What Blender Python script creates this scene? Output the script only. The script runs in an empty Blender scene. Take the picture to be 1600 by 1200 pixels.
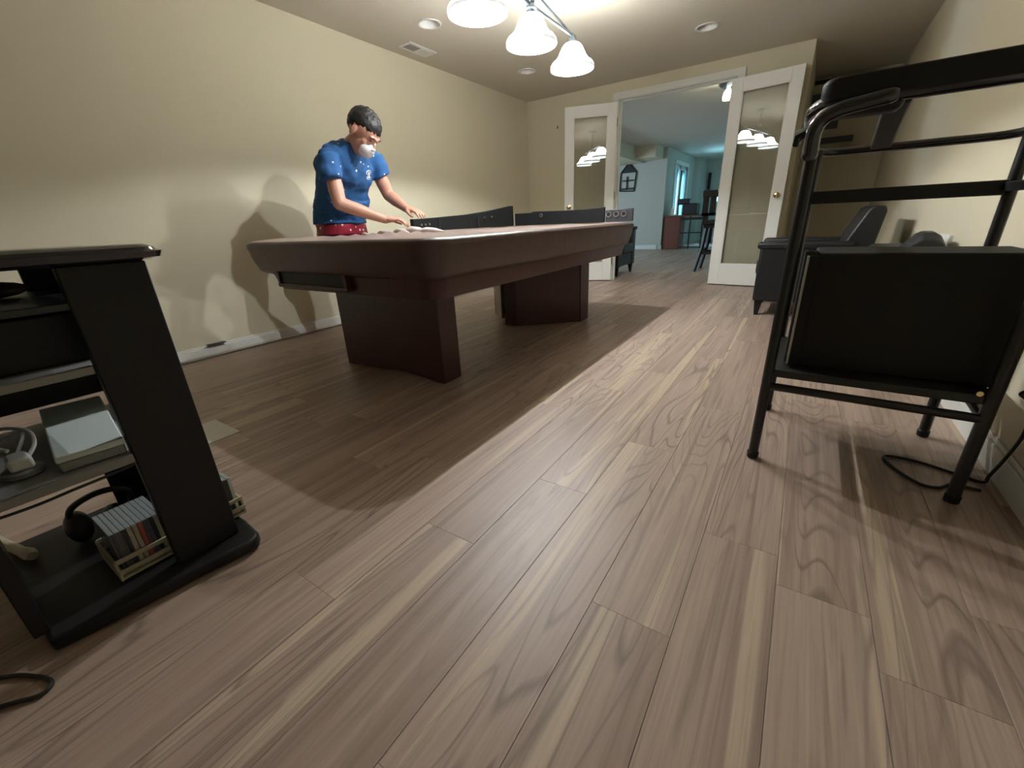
import bpy, bmesh, math, random
from mathutils import Vector, Matrix
random.seed(7)
PI = math.pi
SC = bpy.context.scene
COL = SC.collection
V = Vector

# ------------------------------------------------------------ camera, world, exposure
def make_camera():
    yaw, pit, rol = -.59815, -.37082, -.04543
    f = V((math.sin(yaw)*math.cos(pit), math.cos(yaw)*math.cos(pit), math.sin(pit)))
    r = V((math.cos(yaw), -math.sin(yaw), 0)); u = r.cross(f)
    r2 = math.cos(rol)*r + math.sin(rol)*u; u2 = -math.sin(rol)*r + math.cos(rol)*u
    cam = bpy.data.cameras.new('camera'); o = bpy.data.objects.new('camera', cam); COL.objects.link(o)
    M = Matrix((r2, u2, -f)).transposed().to_4x4(); M.translation = V((0, 0, .8))
    o.matrix_world = M
    cam.sensor_width = 36; cam.lens = 651.3/1600*36; cam.clip_start = .02; cam.clip_end = 100
    SC.camera = o
make_camera()
W = bpy.data.worlds.new('daylight'); SC.world = W; W.use_nodes = True
W.node_tree.nodes['Background'].inputs[0].default_value = (.16, .62, .95, 1)
W.node_tree.nodes['Background'].inputs[1].default_value = 2.6
SC.view_settings.view_transform = 'Standard'; SC.view_settings.look = 'None'
SC.view_settings.gamma = 1; SC.view_settings.use_curve_mapping = False
SC.view_settings.exposure = 0.0
SHADE_E = 55.0       # brightness of the glass shades
BULB_E = 15500.0      # brightness of the small bulbs inside them
def light(name, kind, loc, energy, color, size=None, rot=None, sizey=None):
    l = bpy.data.lights.new(name, kind); l.energy = energy; l.color = color
    if kind == 'AREA':
        l.shape = 'RECTANGLE'; l.size = size; l.size_y = sizey or size
    elif size is not None: l.shadow_soft_size = size
    o = bpy.data.objects.new(name, l); COL.objects.link(o); o.location = loc
    if rot: o.rotation_euler = rot
    return o
# daylight coming in through the garden door of the far room
light('daylight_at_garden_door', 'AREA', (-3.15, 12.7, 1.1), 400, (.36, .74, 1.0), 1.3, (0, -PI/2, 0), 1.9)
light('added_far_room_fill', 'AREA', (-5.9, 8.2, 1.3), 110, (.55, .78, 1.0), 1.6, (0, -PI/2, 0), 1.3)  # added bluish fill to brighten the far room; no window is built here
light('hall_lamp_bulb', 'POINT', (-1.02, 6.6, 2.05), 6.0, (1, .93, .68), .04)

# ------------------------------------------------------------ materials
def mat(name, col, rough=.6, metal=0, spec=.5, bump=None, var=None, emis=None, coat=0, sheen=0):
    m = bpy.data.materials.new(name); m.use_nodes = True
    nt = m.node_tree; b = nt.nodes['Principled BSDF']
    b.inputs['Base Color'].default_value = (*col, 1); b.inputs['Roughness'].default_value = rough
    b.inputs['Metallic'].default_value = metal; b.inputs['Specular IOR Level'].default_value = spec
    b.inputs['Coat Weight'].default_value = coat; b.inputs['Sheen Weight'].default_value = sheen
    tc = nt.nodes.new('ShaderNodeTexCoord')
    if var:      # (scale, amount)
        n = nt.nodes.new('ShaderNodeTexNoise'); n.inputs['Scale'].default_value = var[0]; n.inputs['Detail'].default_value = 4
        nt.links.new(tc.outputs['Object'], n.inputs['Vector'])
        mx = nt.nodes.new('ShaderNodeMix'); mx.data_type = 'RGBA'
        mx.inputs['A'].default_value = (*[c*(1-var[1]) for c in col], 1)
        mx.inputs['B'].default_value = (*[min(1, c*(1+var[1])) for c in col], 1)
        nt.links.new(n.outputs['Fac'], mx.inputs['Factor']); nt.links.new(mx.outputs['Result'], b.inputs['Base Color'])
    if bump:     # (scale, strength, distance)
        n = nt.nodes.new('ShaderNodeTexNoise'); n.inputs['Scale'].default_value = bump[0]; n.inputs['Detail'].default_value = 3
        nt.links.new(tc.outputs['Object'], n.inputs['Vector'])
        bp = nt.nodes.new('ShaderNodeBump'); bp.inputs['Strength'].default_value = bump[1]; bp.inputs['Distance'].default_value = bump[2]
        nt.links.new(n.outputs['Fac'], bp.inputs['Height']); nt.links.new(bp.outputs['Normal'], b.inputs['Normal'])
    if emis:
        b.inputs['Emission Color'].default_value = (*emis[0], 1); b.inputs['Emission Strength'].default_value = emis[1]
    return m

def plank_material():
    m = bpy.data.materials.new('vinyl_plank'); m.use_nodes = True
    nt = m.node_tree; L = nt.links.new; N = nt.nodes.new; b = nt.nodes['Principled BSDF']
    tc = N('ShaderNodeTexCoord'); oi = N('ShaderNodeObjectInfo')
    off = N('ShaderNodeVectorMath'); off.operation = 'SCALE'; off.inputs[0].default_value = (37, 91, 13)
    L(oi.outputs['Random'], off.inputs['Scale'])
    add = N('ShaderNodeVectorMath'); add.operation = 'ADD'; L(tc.outputs['Object'], add.inputs[0]); L(off.outputs[0], add.inputs[1])
    def mapped(s):
        mp = N('ShaderNodeMapping'); mp.inputs['Scale'].default_value = s; L(add.outputs[0], mp.inputs['Vector']); return mp.outputs[0]
    def noise(s, detail=4, rough=.5, dist=0):
        n = N('ShaderNodeTexNoise'); n.inputs['Scale'].default_value = 1; n.inputs['Detail'].default_value = detail
        n.inputs['Roughness'].default_value = rough; n.inputs['Distortion'].default_value = dist
        L(mapped(s), n.inputs['Vector']); return n.outputs['Fac']
    def ramp(src, stops):
        r = N('ShaderNodeValToRGB'); e = r.color_ramp.elements
        e[0].position, e[0].color = stops[0][0], (*stops[0][1], 1); e[1].position, e[1].color = stops[1][0], (*stops[1][1], 1)
        for p, c in stops[2:]:
            q = e.new(p); q.color = (*c, 1)
        L(src, r.inputs[0]); return r.outputs['Color']
    def mix(fac, A, B, mode='MIX'):
        x = N('ShaderNodeMix'); x.data_type = 'RGBA'; x.blend_type = mode
        if isinstance(fac, (int, float)): x.inputs['Factor'].default_value = fac
        else: L(fac, x.inputs['Factor'])
        for k, s in (('A', A), ('B', B)):
            if isinstance(s, tuple): x.inputs[k].default_value = (*s, 1)
            else: L(s, x.inputs[k])
        return x.outputs['Result']
    base = ramp(oi.outputs['Random'], [(0, (.33, .235, .185)), (1, (.47, .35, .285)), (.3, (.43, .315, .255)), (.6, (.36, .258, .205)), (.8, (.46, .345, .28))])
    # broad streaks along the board
    st = noise((14, .55, 1), 3, .5, .4)
    c1 = mix(ramp(st, [(.38, (0, 0, 0)), (.6, (.7, .7, .7))]), base, (.50, .375, .305))
    # pale sapwood bands
    sp = noise((15, .30, 1), 2, .45, .45)
    c2 = mix(ramp(sp, [(.60, (0, 0, 0)), (.65, (.8, .8, .8))]), c1, (.62, .49, .36))
    # cathedral figure: contour lines of a stretched noise
    cn = noise((6.5, .75, 1), 1.6, .35, .7)
    ml = N('ShaderNodeMath'); ml.operation = 'MULTIPLY'; ml.inputs[1].default_value = 17; L(cn, ml.inputs[0])
    fr = N('ShaderNodeMath'); fr.operation = 'FRACT'; L(ml.outputs[0], fr.inputs[0])
    ln = ramp(fr.outputs[0], [(.0, (1, 1, 1)), (.16, (0, 0, 0)), (.88, (0, 0, 0)), (1, (1, 1, 1))])
    msk = ramp(noise((4, .5, 1), 2), [(.40, (0, 0, 0)), (.58, (.8, .8, .8))])
    lm = mix(1.0, ln, msk, 'MULTIPLY')
    c3 = mix(lm, c2, (.20, .15, .125))
    # fine grain
    fg = noise((130, 3.2, 1), 3, .6)
    c4 = mix(.55, c3, ramp(fg, [(.3, (.62, .62, .62)), (.7, (1.0, 1.0, 1.0))]), 'MULTIPLY')
    dk = noise((34, 1.0, 1), 4, .6, .8)
    c5 = mix(ramp(dk, [(.53, (0, 0, 0)), (.68, (.6, .6, .6))]), c4, (.20, .145, .118))
    L(c5, b.inputs['Base Color'])
    b.inputs['Roughness'].default_value = .42; b.inputs['Specular IOR Level'].default_value = .42
    bp = N('ShaderNodeBump'); bp.inputs['Strength'].default_value = .18; bp.inputs['Distance'].default_value = .0008
    L(fg, bp.inputs['Height']); L(bp.outputs[0], b.inputs['Normal'])
    return m

def wood_material(name, col, dark, rough=.35, axis=(30, 30, 1.5)):
    m = mat(name, col, rough); nt = m.node_tree; b = nt.nodes['Principled BSDF']
    tc = nt.nodes.new('ShaderNodeTexCoord'); mp = nt.nodes.new('ShaderNodeMapping'); mp.inputs['Scale'].default_value = axis
    n = nt.nodes.new('ShaderNodeTexNoise'); n.inputs['Scale'].default_value = 1.6; n.inputs['Detail'].default_value = 5; n.inputs['Distortion'].default_value = .6
    mx = nt.nodes.new('ShaderNodeMix'); mx.data_type = 'RGBA'; mx.inputs['A'].default_value = (*dark, 1); mx.inputs['B'].default_value = (*col, 1)
    nt.links.new(tc.outputs['Object'], mp.inputs[0]); nt.links.new(mp.outputs[0], n.inputs['Vector'])
    nt.links.new(n.outputs['Fac'], mx.inputs['Factor']); nt.links.new(mx.outputs['Result'], b.inputs['Base Color'])
    return m

def glass_material(name, tint=(1, 1, 1), base_gloss=.08):
    m = bpy.data.materials.new(name); m.use_nodes = True; nt = m.node_tree; nt.nodes.clear()
    out = nt.nodes.new('ShaderNodeOutputMaterial'); mx = nt.nodes.new('ShaderNodeMixShader')
    t = nt.nodes.new('ShaderNodeBsdfTransparent'); t.inputs[0].default_value = (*tint, 1)
    g = nt.nodes.new('ShaderNodeBsdfGlossy'); g.inputs['Roughness'].default_value = .015
    fr = nt.nodes.new('ShaderNodeFresnel'); fr.inputs['IOR'].default_value = 1.5
    ad = nt.nodes.new('ShaderNodeMath'); ad.operation = 'ADD'; ad.inputs[1].default_value = base_gloss
    nt.links.new(fr.outputs[0], ad.inputs[0]); nt.links.new(ad.outputs[0], mx.inputs[0])
    nt.links.new(t.outputs[0], mx.inputs[1]); nt.links.new(g.outputs[0], mx.inputs[2]); nt.links.new(mx.outputs[0], out.inputs[0])
    return m

def speckled(name, col, spot, scale, thr, rough=.8, bump=None):
    m = mat(name, col, rough, bump=bump, sheen=.0); nt = m.node_tree; b = nt.nodes['Principled BSDF']
    tc = nt.nodes.new('ShaderNodeTexCoord'); n = nt.nodes.new('ShaderNodeTexVoronoi'); n.inputs['Scale'].default_value = scale
    r = nt.nodes.new('ShaderNodeValToRGB'); r.color_ramp.elements[0].position = thr; r.color_ramp.elements[0].color = (1, 1, 1, 1)
    r.color_ramp.elements[1].position = thr+.03; r.color_ramp.elements[1].color = (0, 0, 0, 1)
    mx = nt.nodes.new('ShaderNodeMix'); mx.data_type = 'RGBA'; mx.inputs['A'].default_value = (*col, 1); mx.inputs['B'].default_value = (*spot, 1)
    nt.links.new(tc.outputs['Object'], n.inputs['Vector']); nt.links.new(n.outputs['Distance'], r.inputs[0])
    nt.links.new(r.outputs[0], mx.inputs['Factor']); nt.links.new(mx.outputs['Result'], b.inputs['Base Color'])
    return m

M_PLANK = plank_material()
M_WALL = mat('wall_paint', (.65, .597, .45), .75, spec=.25, bump=(180, .12, .001), var=(1.2, .02))
M_WALLC = mat('ceiling_paint', (.60, .56, .475), .85, spec=.2, bump=(140, .15, .001))
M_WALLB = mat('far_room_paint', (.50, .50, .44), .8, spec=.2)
M_TRIM = mat('white_trim', (.74, .74, .70), .4, var=(3, .03))
M_DOOR = mat('white_door_paint', (.83, .83, .80), .38)
M_GLASS = glass_material('door_glass', (.93, .94, .93), .05)
M_BRASS = mat('brass', (.75, .58, .30), .25, 1)
M_MAHOG = wood_material('mahogany_veneer', (.085, .030, .022), (.042, .016, .013), .36)
M_RAWWOOD = wood_material('raw_plywood', (.42, .36, .28), (.30, .25, .19), .7)
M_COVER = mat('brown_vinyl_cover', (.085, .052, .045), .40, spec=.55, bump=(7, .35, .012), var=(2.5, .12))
M_COVERSHEEN = mat('brown_cover_top_sheen', (.30, .215, .19), .30, spec=1.0, bump=(5, .4, .015), var=(2.0, .12))  # cover brown lightened, putting the whitish lamp sheen into the colour
M_FOLD = mat('pale_fold_highlight', (.50, .42, .39), .35, spec=.8)  # highlights on the brown cover's folds, painted as a pale colour
M_BLACK = mat('black_paint', (.012, .012, .013), .5, spec=.35)
M_BLKGLOSS = mat('glossy_black', (.012, .012, .016), .12, spec=.7, coat=.5)
M_RAIL = mat('black_rail_laminate', (.006, .007, .0075), .5, spec=.25, var=(6, .2))
M_RAILEND = mat('grey_rail_end', (.03, .032, .037), .45, metal=.0)
M_BLKMETAL = mat('black_metal', (.014, .014, .014), .38, spec=.5)
M_LEATHER = mat('black_leather', (.013, .0135, .015), .42, spec=.42, bump=(60, .2, .002))
M_PANEL = mat('black_cabinet_skin', (.014, .0135, .012), .62, spec=.3, bump=(250, .2, .001))
M_ALU = mat('aluminium', (.50, .50, .46), .35, .8)
M_STEEL = mat('steel', (.62, .62, .62), .28, 1)
M_FIX = mat('dark_nickel', (.16, .19, .22), .3, .9)
M_SKIN = mat('skin', (.50, .262, .185), .5, bump=(90, .12, .001), var=(9, .08))
M_HAIR = mat('black_hair', (.008, .007, .007), .55, spec=.4, bump=(70, .7, .004))
M_SHIRT = speckled('blue_cotton', (.012, .078, .225), (.62, .72, .82), 19, .11, .85, (11, .6, .012))
M_SHORTS = speckled('maroon_satin', (.22, .012, .028), (.80, .72, .72), 24, .20, .3, (14, .5, .01))
M_MASK = mat('white_dust_mask', (.78, .79, .80), .8, bump=(40, .2, .002))
M_WHITE = mat('white_plastic', (.72, .72, .70), .4)
M_EYE = mat('dark_eye', (.02, .015, .012), .3)
M_SOCK = mat('dark_shoe', (.03, .03, .035), .6)
M_SILVER = mat('silver_plastic', (.58, .66, .64), .5)
M_GREYBOX = mat('grey_plastic', (.24, .24, .23), .5)
M_BEIGE = mat('beige_wood_slat', (.46, .42, .30), .6)
M_PAPER = mat('white_paper', (.72, .72, .68), .8)
M_CABLE = mat('black_cable', (.015, .015, .015), .5)
M_WCABLE = mat('white_cable', (.55, .55, .52), .5)
M_SHADEIN = mat('shade_inner_glass', (.10, .11, .11), .5, spec=.2, emis=((.80, .97, 1.0), 7.0))
M_SHADE = mat('lit_glass_shade', (.3, .32, .32), .3, emis=((.96, .975, .93), SHADE_E))
def shade_glow():
    nt = M_SHADE.node_tree; b = nt.nodes['Principled BSDF']; g = nt.nodes.new('ShaderNodeNewGeometry'); sx = nt.nodes.new('ShaderNodeSeparateXYZ')
    mr = nt.nodes.new('ShaderNodeMapRange'); mr.inputs['From Min'].default_value = 1.787; mr.inputs['From Max'].default_value = 1.835
    mr.inputs['To Min'].default_value = .75; mr.inputs['To Max'].default_value = SHADE_E*1.25; mr.interpolation_type = 'SMOOTHSTEP'
    n = nt.nodes.new('ShaderNodeTexNoise'); n.inputs['Scale'].default_value = 24; n.inputs['Detail'].default_value = 3
    m2 = nt.nodes.new('ShaderNodeMapRange'); m2.inputs['From Min'].default_value = .35; m2.inputs['From Max'].default_value = .65; m2.inputs['To Min'].default_value = .8; m2.inputs['To Max'].default_value = 1.25
    ml = nt.nodes.new('ShaderNodeMath'); ml.operation = 'MULTIPLY'
    L = nt.links.new; L(g.outputs['Position'], sx.inputs[0]); L(sx.outputs['Z'], mr.inputs['Value']); L(g.outputs['Position'], n.inputs['Vector']); L(n.outputs['Fac'], m2.inputs['Value'])
    L(mr.outputs[0], ml.inputs[0]); L(m2.outputs[0], ml.inputs[1]); L(ml.outputs[0], b.inputs['Emission Strength'])
shade_glow()
M_HSHADE = mat('hall_lit_shade', (.8, .8, .7), .3, emis=((1.0, .97, .80), 3.0))
M_BULB = mat('lamp_bulb', (1, 1, 1), .3, emis=((.96, .985, 1), BULB_E))
M_DARKBLUE = mat('navy_panel', (.035, .05, .085), .5)
M_DESK = wood_material('red_brown_desk', (.20, .062, .035), (.13, .035, .02), .45)
M_BLIND = mat('pale_vertical_blind', (.55, .72, .75), .6)
M_CARD = mat('dark_device', (.02, .022, .025), .4)
M_CASE = mat('clear_disc_case', (.30, .34, .34), .25, spec=.7)

# ------------------------------------------------------------ geometry helpers
class MB:
    def __init__(s, M=None): s.bm = bmesh.new(); s.M = M
    def v(s, p):
        p = V(p)
        return s.bm.verts.new(s.M @ p if s.M else p)
    def f(s, vs):
        try: return s.bm.faces.new(vs)
        except ValueError: return None
    def box(s, x0, x1, y0, y1, z0, z1):
        a = [s.v((x, y, z)) for z in (z0, z1) for x, y in ((x0, y0), (x1, y0), (x1, y1), (x0, y1))]
        for q in ((3, 2, 1, 0), (4, 5, 6, 7), (0, 1, 5, 4), (1, 2, 6, 5), (2, 3, 7, 6), (3, 0, 4, 7)): s.f([a[i] for i in q])
        return s
    def prism(s, poly, z0, z1, hole=False):
        n = len(poly); lo = [s.v((*p, z0)) for p in poly]; hi = [s.v((*p, z1)) for p in poly]
        s.f(lo[::-1]); s.f(hi)
        for i in range(n): s.f([lo[i], lo[(i+1) % n], hi[(i+1) % n], hi[i]])
        return s
    def rings(s, R, cap=True, closed=False):
        """R: list of rings of points, same count"""
        vv = [[s.v(p) for p in r] for r in R]; n = len(vv[0])
        for a, b in zip(vv, vv[1:] + ([vv[0]] if closed else [])):
            for i in range(n): s.f([a[i], a[(i+1) % n], b[(i+1) % n], b[i]])
        if cap and not closed: s.f(vv[0][::-1]); s.f(vv[-1])
        return s
    def tube(s, pts, r, n=8, cap=True, closed=False, flat=1.0):
        pts = [V(p) for p in pts]; m = len(pts)
        rr = r if isinstance(r, (list, tuple)) else [r]*m
        R = []; up = None
        for i, p in enumerate(pts):
            a = pts[(i-1) % m] if (i > 0 or closed) else p; b = pts[(i+1) % m] if (i < m-1 or closed) else p
            t = (b-a).normalized()
            if up is None:
                up = V((0, 0, 1)) if abs(t.z) < .9 else V((1, 0, 0))
            x = t.cross(up)
            if x.length < 1e-4: x = t.cross(V((1, 0, 0)))
            x.normalize(); y = x.cross(t).normalized()
            if flat == 1.0: up = y
            R.append([p + (x*math.cos(2*PI*k/n) + y*math.sin(2*PI*k/n)*flat)*rr[i] for k in range(n)])
        return s.rings(R, cap, closed)
    def lathe(s, prof, c=(0, 0, 0), n=24, cap=True, axis='z'):
        c = V(c); R = []
        for r, z in prof:
            R.append([c + (V((r*math.cos(2*PI*k/n), r*math.sin(2*PI*k/n), z)) if axis == 'z' else
                           V((r*math.cos(2*PI*k/n), z, r*math.sin(2*PI*k/n)))) for k in range(n)])
        return s.rings(R, cap)
    def ball(s, c, r, n=12, m=8, axes=None):
        """ellipsoid: r=(a,b,c) along axes"""
        c = V(c); r = (r, r, r) if isinstance(r, (int, float)) else r
        A = axes or (V((1, 0, 0)), V((0, 1, 0)), V((0, 0, 1)))
        R = []
        for j in range(m+1):
            th = PI*(j/m); th = min(max(th, .02), PI-.02)
            R.append([c + A[0]*r[0]*math.sin(th)*math.cos(2*PI*k/n) + A[1]*r[1]*math.sin(th)*math.sin(2*PI*k/n) - A[2]*r[2]*math.cos(th) for k in range(n)])
        return s.rings(R)
    def capsule(s, a, b, ra, rb, n=12):
        a, b = V(a), V(b); t = (b-a).normalized(); x = t.orthogonal().normalized(); y = t.cross(x)
        R = []
        for j in range(5):
            th = PI/2*(j/4); R.append([a - t*ra*math.cos(th) + (x*math.cos(2*PI*k/n)+y*math.sin(2*PI*k/n))*max(ra*math.sin(th), ra*.03) for k in range(n)])
        for j in range(5):
            th = PI/2*(1-j/4); R.append([b + t*rb*math.cos(th) + (x*math.cos(2*PI*k/n)+y*math.sin(2*PI*k/n))*max(rb*math.sin(th), rb*.03) for k in range(n)])
        return s.rings(R)
    def build(s, name, m, parent=None, label=None, bevel=0, smooth=True, kind=None, cat=None, group=None, segs=2, loc=None):
        bmesh.ops.recalc_face_normals(s.bm, faces=s.bm.faces)
        root = parent
        while root is not None and root.parent is not None: root = root.parent
        o0 = V(root.location) if root is not None else (V(loc) if loc is not None else V((0, 0, 0)))
        bmesh.ops.translate(s.bm, verts=s.bm.verts, vec=-o0)
        me = bpy.data.meshes.new(name); s.bm.to_mesh(me); s.bm.free()
        o = bpy.data.objects.new(name, me); COL.objects.link(o); me.materials.append(m)
        if smooth:
            me.shade_smooth(); me.set_sharp_from_angle(angle=math.radians(38))
        if bevel:
            b = o.modifiers.new('bevel', 'BEVEL'); b.width = bevel; b.segments = segs; b.limit_method = 'ANGLE'; b.angle_limit = .6
            b.harden_normals = False
        if parent is not None: o.parent = parent
        elif loc is not None: o.location = loc
        if label: o['label'] = label
        if kind: o['kind'] = kind
        if cat: o['category'] = cat
        if group: o['group'] = group
        return o

def thing(name, label, cat, loc=(0, 0, 0), group=None, kind=None):
    o = bpy.data.objects.new(name, None); COL.objects.link(o); o.location = loc; o.empty_display_size = .1
    if label: o['label'] = label
    if cat: o['category'] = cat
    if group: o['group'] = group
    if kind: o['kind'] = kind
    return o
def frame(o, ang):      # local frame turned about z
    return Matrix.Translation(V(o)) @ Matrix.Rotation(ang, 4, 'Z')
def struct(name, mb, m, parent=None, label=None, **k):
    return mb.build(name, m, parent, label, kind='structure' if parent is None else None, **k)
def arc(cx, cy, r, a0, a1, n): return [(cx+r*math.cos(a0+(a1-a0)*i/n), cy+r*math.sin(a0+(a1-a0)*i/n)) for i in range(n+1)]
def rrect(x0, x1, y0, y1, r, n=6):
    return (arc(x1-r, y1-r, r, 0, PI/2, n) + arc(x0+r, y1-r, r, PI/2, PI, n) + arc(x0+r, y0+r, r, PI, 1.5*PI, n) + arc(x1-r, y0+r, r, 1.5*PI, 2*PI, n))
def spline(pts, n=8):
    pts = [V(p) for p in pts]; out = []
    P = [pts[0]*2-pts[1]] + pts + [pts[-1]*2-pts[-2]]
    for i in range(1, len(P)-2):
        a, b, c, d = P[i-1:i+3]
        for k in range(n):
            t = k/n
            out.append(.5*((2*b) + (c-a)*t + (2*a-5*b+4*c-d)*t*t + (3*b-a-3*c+d)*t**3))
    out.append(pts[-1]); return out

# ------------------------------------------------------------ room shell
XL, XR, YB, YN, ZC = -3.355, .62, 5.575, -2.6, 2.265
YA = 7.14      # back of the alcove
DX0, DX1, DH = -2.085, -.835, 2.085
floor = struct('floor', MB().box(-6.2, 1.4, -3.0, 16.2, -.12, -.004), M_PLANK, label='greige wood-look plank floor running through both rooms')
plank_me = None
def plank(x0, y0, y1):
    global plank_me
    w, ln = .1694, 1.2
    if plank_me is None:
        o = MB().box(.0001, w-.0001, .0001, ln-.0001, -.008, 0).build('plank', M_PLANK, floor, bevel=0)
        plank_me = o.data
        b = bmesh.new(); b.from_mesh(plank_me)
        ed = [e for e in b.edges if all(v.co.z > -.001 for v in e.verts)]
        bmesh.ops.bevel(b, geom=ed, offset=.0006, segments=1, affect='EDGES'); b.to_mesh(plank_me); b.free()
        plank_me.shade_flat()
    else:
        o = bpy.data.objects.new('plank', plank_me); COL.objects.link(o); o.parent = floor
    o.location = (x0, y0, random.uniform(-.0002, .0002))
    return o
known = {-.77: .665, -.60: 1.016, -.43: 1.40, -.26: .66, -.09: 1.02}
count = 0
for k in range(-16, 6):
    x = -.09 + .17*k
    ph = None
    for a, c in known.items():
        if abs(a-x) < .02: ph = c
    if ph is None: ph = random.choice([0, .35, .7, .95]) + random.uniform(-.1, .1)
    ph = ph % 1.2
    j = -2
    while True:
        y0 = ph + 1.2*j
        if y0 > 7.0 and not (-3.4 < x < -1.2): break
        if y0 > 9.6 or count >= 298: break
        j += 1
        if y0 + 1.2 < -.9: continue
        # only boards the picture can show (a wedge in front of the camera)
        if y0+1.2 < .35 and x > .25: continue
        plank(x, y0, y0+1.2); count += 1

struct('wall_left', MB().box(XL-.15, XL, YN-.1, YB+.12, 0, ZC), M_WALL, label='long beige wall behind the man')
wb = MB()
wb.box(XL-.15, DX0-.02, YB, YB+.12, 0, ZC); wb.box(DX1+.02, -.2, YB, YB+.12, 0, ZC); wb.box(DX0-.02, DX1+.02, YB, YB+.12, DH+.02, ZC)
struct('wall_back', wb, M_WALL, label='beige wall with the double door opening')
struct('wall_alcove_left', MB().box(-.32, -.2, YB+.12, YA+.1, 0, ZC), M_WALL)
struct('wall_alcove_back', MB().box(-.32, XR+.3, YA, YA+.12, 0, ZC), M_WALL, label='beige alcove wall behind the armchair')
struct('wall_right', MB().box(XR, XR+.15, YN, YA+.1, 0, ZC), M_WALL, label='beige wall beside the black metal stand')
struct('wall_rear', MB().box(XL-.15, XR+.15, YN-.12, YN, 0, ZC), M_WALL)
def ceiling():
    m = MB(); b = m.bm; ed = []
    def loop(pts):
        vs = [m.v((*p, ZC)) for p in pts]
        for i in range(len(vs)): ed.append(b.edges.new((vs[i], vs[(i+1) % len(vs)])))
    loop([(-6.2, -3.0), (1.4, -3.0), (1.4, 16.2), (-6.2, 16.2)])
    for cx, cy in ((-2.71, 3.06), (-.974, 4.60), (-2.71, 4.52)): loop([(cx+.075*math.cos(2*PI*i/28), cy+.075*math.sin(2*PI*i/28)) for i in range(28)])
    bmesh.ops.triangle_fill(b, edges=ed, use_beauty=True)
    m.box(-6.2, 1.4, -3.0, 16.2, ZC+.16, ZC+.22)
    return struct('ceiling', m, M_WALLC, label='plain painted ceiling over both rooms', smooth=False)
ceiling()
def base(name, x0, x1, y0, y1, side, h=.085):
    t = .014; m = MB()
    if side == '+x': m.box(x0, x0+t, y0, y1, 0, h-.015).box(x0, x0+t*.55, y0, y1, h-.015, h)
    if side == '-x': m.box(x0-t, x0, y0, y1, 0, h-.015).box(x0-t*.55, x0, y0, y1, h-.015, h)
    if side == '-y': m.box(x0, x1, y0-t, y0, 0, h-.015).box(x0, x1, y0-t*.55, y0, h-.015, h)
    return struct(name, m, M_TRIM, bevel=.002)
base('baseboard_left', XL, 0, YN, YB, '+x')
base('baseboard_right', XR, 0, YN, YA, '-x', .10)
base('baseboard_back', XL, DX0-.08, YB, 0, '-y')
base('baseboard_alcove', -.2, XR, YA, 0, '-y')

# double door: casing, jamb, two open leaves
cs = MB()
cs.box(DX0-.075, DX0-.005, YB-.016, YB, 0, DH+.075); cs.box(DX1+.005, DX1+.075, YB-.016, YB, 0, DH+.075)
cs.box(DX0-.075, DX1+.075, YB-.018, YB, DH+.005, DH+.075)
struct('trim_1', cs, M_TRIM, bevel=.004, label='white casing around the double door opening')
jm = MB(); jm.box(DX0-.02, DX0, YB-.004, YB+.124, 0, DH); jm.box(DX1, DX1+.02, YB-.004, YB+.124, 0, DH); jm.box(DX0-.02, DX1+.02, YB-.004, YB+.124, DH, DH+.02)
jm.box(DX0, DX0+.012, YB+.05, YB+.09, 0, DH); jm.box(DX1-.012, DX1, YB+.05, YB+.09, 0, DH); jm.box(DX0, DX1, YB+.05, YB+.09, DH-.012, DH)
struct('trim_2', jm, M_TRIM, bevel=.002, label='white jamb lining the double door opening')
def leaf(name, hinge, free, label):
    h, fr_ = V((*hinge, 0)), V((*free, 0)); w = (fr_-h).length; ang = math.atan2(fr_.y-h.y, fr_.x-h.x)
    F = frame((hinge[0], hinge[1], .012), ang)
    root = thing(name, label, None, (hinge[0], hinge[1], .012), kind='structure')
    st, H, t = .105, 2.048, .035
    MB(F).box(0, st, -t/2, t/2, 0, H).build('stile', M_DOOR, root, bevel=.002)
    MB(F).box(w-st, w, -t/2, t/2, 0, H).build('stile', M_DOOR, root, bevel=.002)
    MB(F).box(st, w-st, -t/2, t/2, H-.115, H).build('top_rail', M_DOOR, root, bevel=.002)
    MB(F).box(st, w-st, -t/2, t/2, 0, .225).build('bottom_rail', M_DOOR, root, bevel=.002)
    b = MB(F)
    for y0, y1 in ((-t/2+.002, -t/2+.010), (t/2-.010, t/2-.002)):
        b.box(st, st+.012, y0, y1, .225, H-.115).box(w-st-.012, w-st, y0, y1, .225, H-.115).box(st, w-st, y0, y1, .225, .237).box(st, w-st, y0, y1, H-.127, H-.115)
    b.build('glazing_bead', M_DOOR, root)
    MB(F).box(st, w-st, -.003, .003, .225, H-.115).build('pane', M_GLASS, root)
    k = MB(F)
    for s in (-1, 1):
        k.lathe([(.030, s*(t/2)), (.030, s*(t/2+.006)), (.012, s*(t/2+.010)), (.011, s*(t/2+.026)), (.022, s*(t/2+.034)), (.027, s*(t/2+.048)), (.020, s*(t/2+.060)), (.004, s*(t/2+.064))],
                (w-.058, 0, .93), 16, axis='y')
    k.build('knob', M_BRASS, root, label='round brass knob')
    hg = MB(F)
    for z in (.2, 1.0, 1.8): hg.tube([(-.006, 0, z), (-.006, 0, z+.09)], .006, 8)
    hg.build('hinge', M_BRASS, root)
leaf('door_1', (-2.09, 5.545), (-2.675, 5.335), 'white glazed door leaf opened left beside the corner')
leaf('door_2', (-.868, 5.545), (-.240, 5.472), 'white glazed door leaf opened right above the black armchair')

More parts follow.
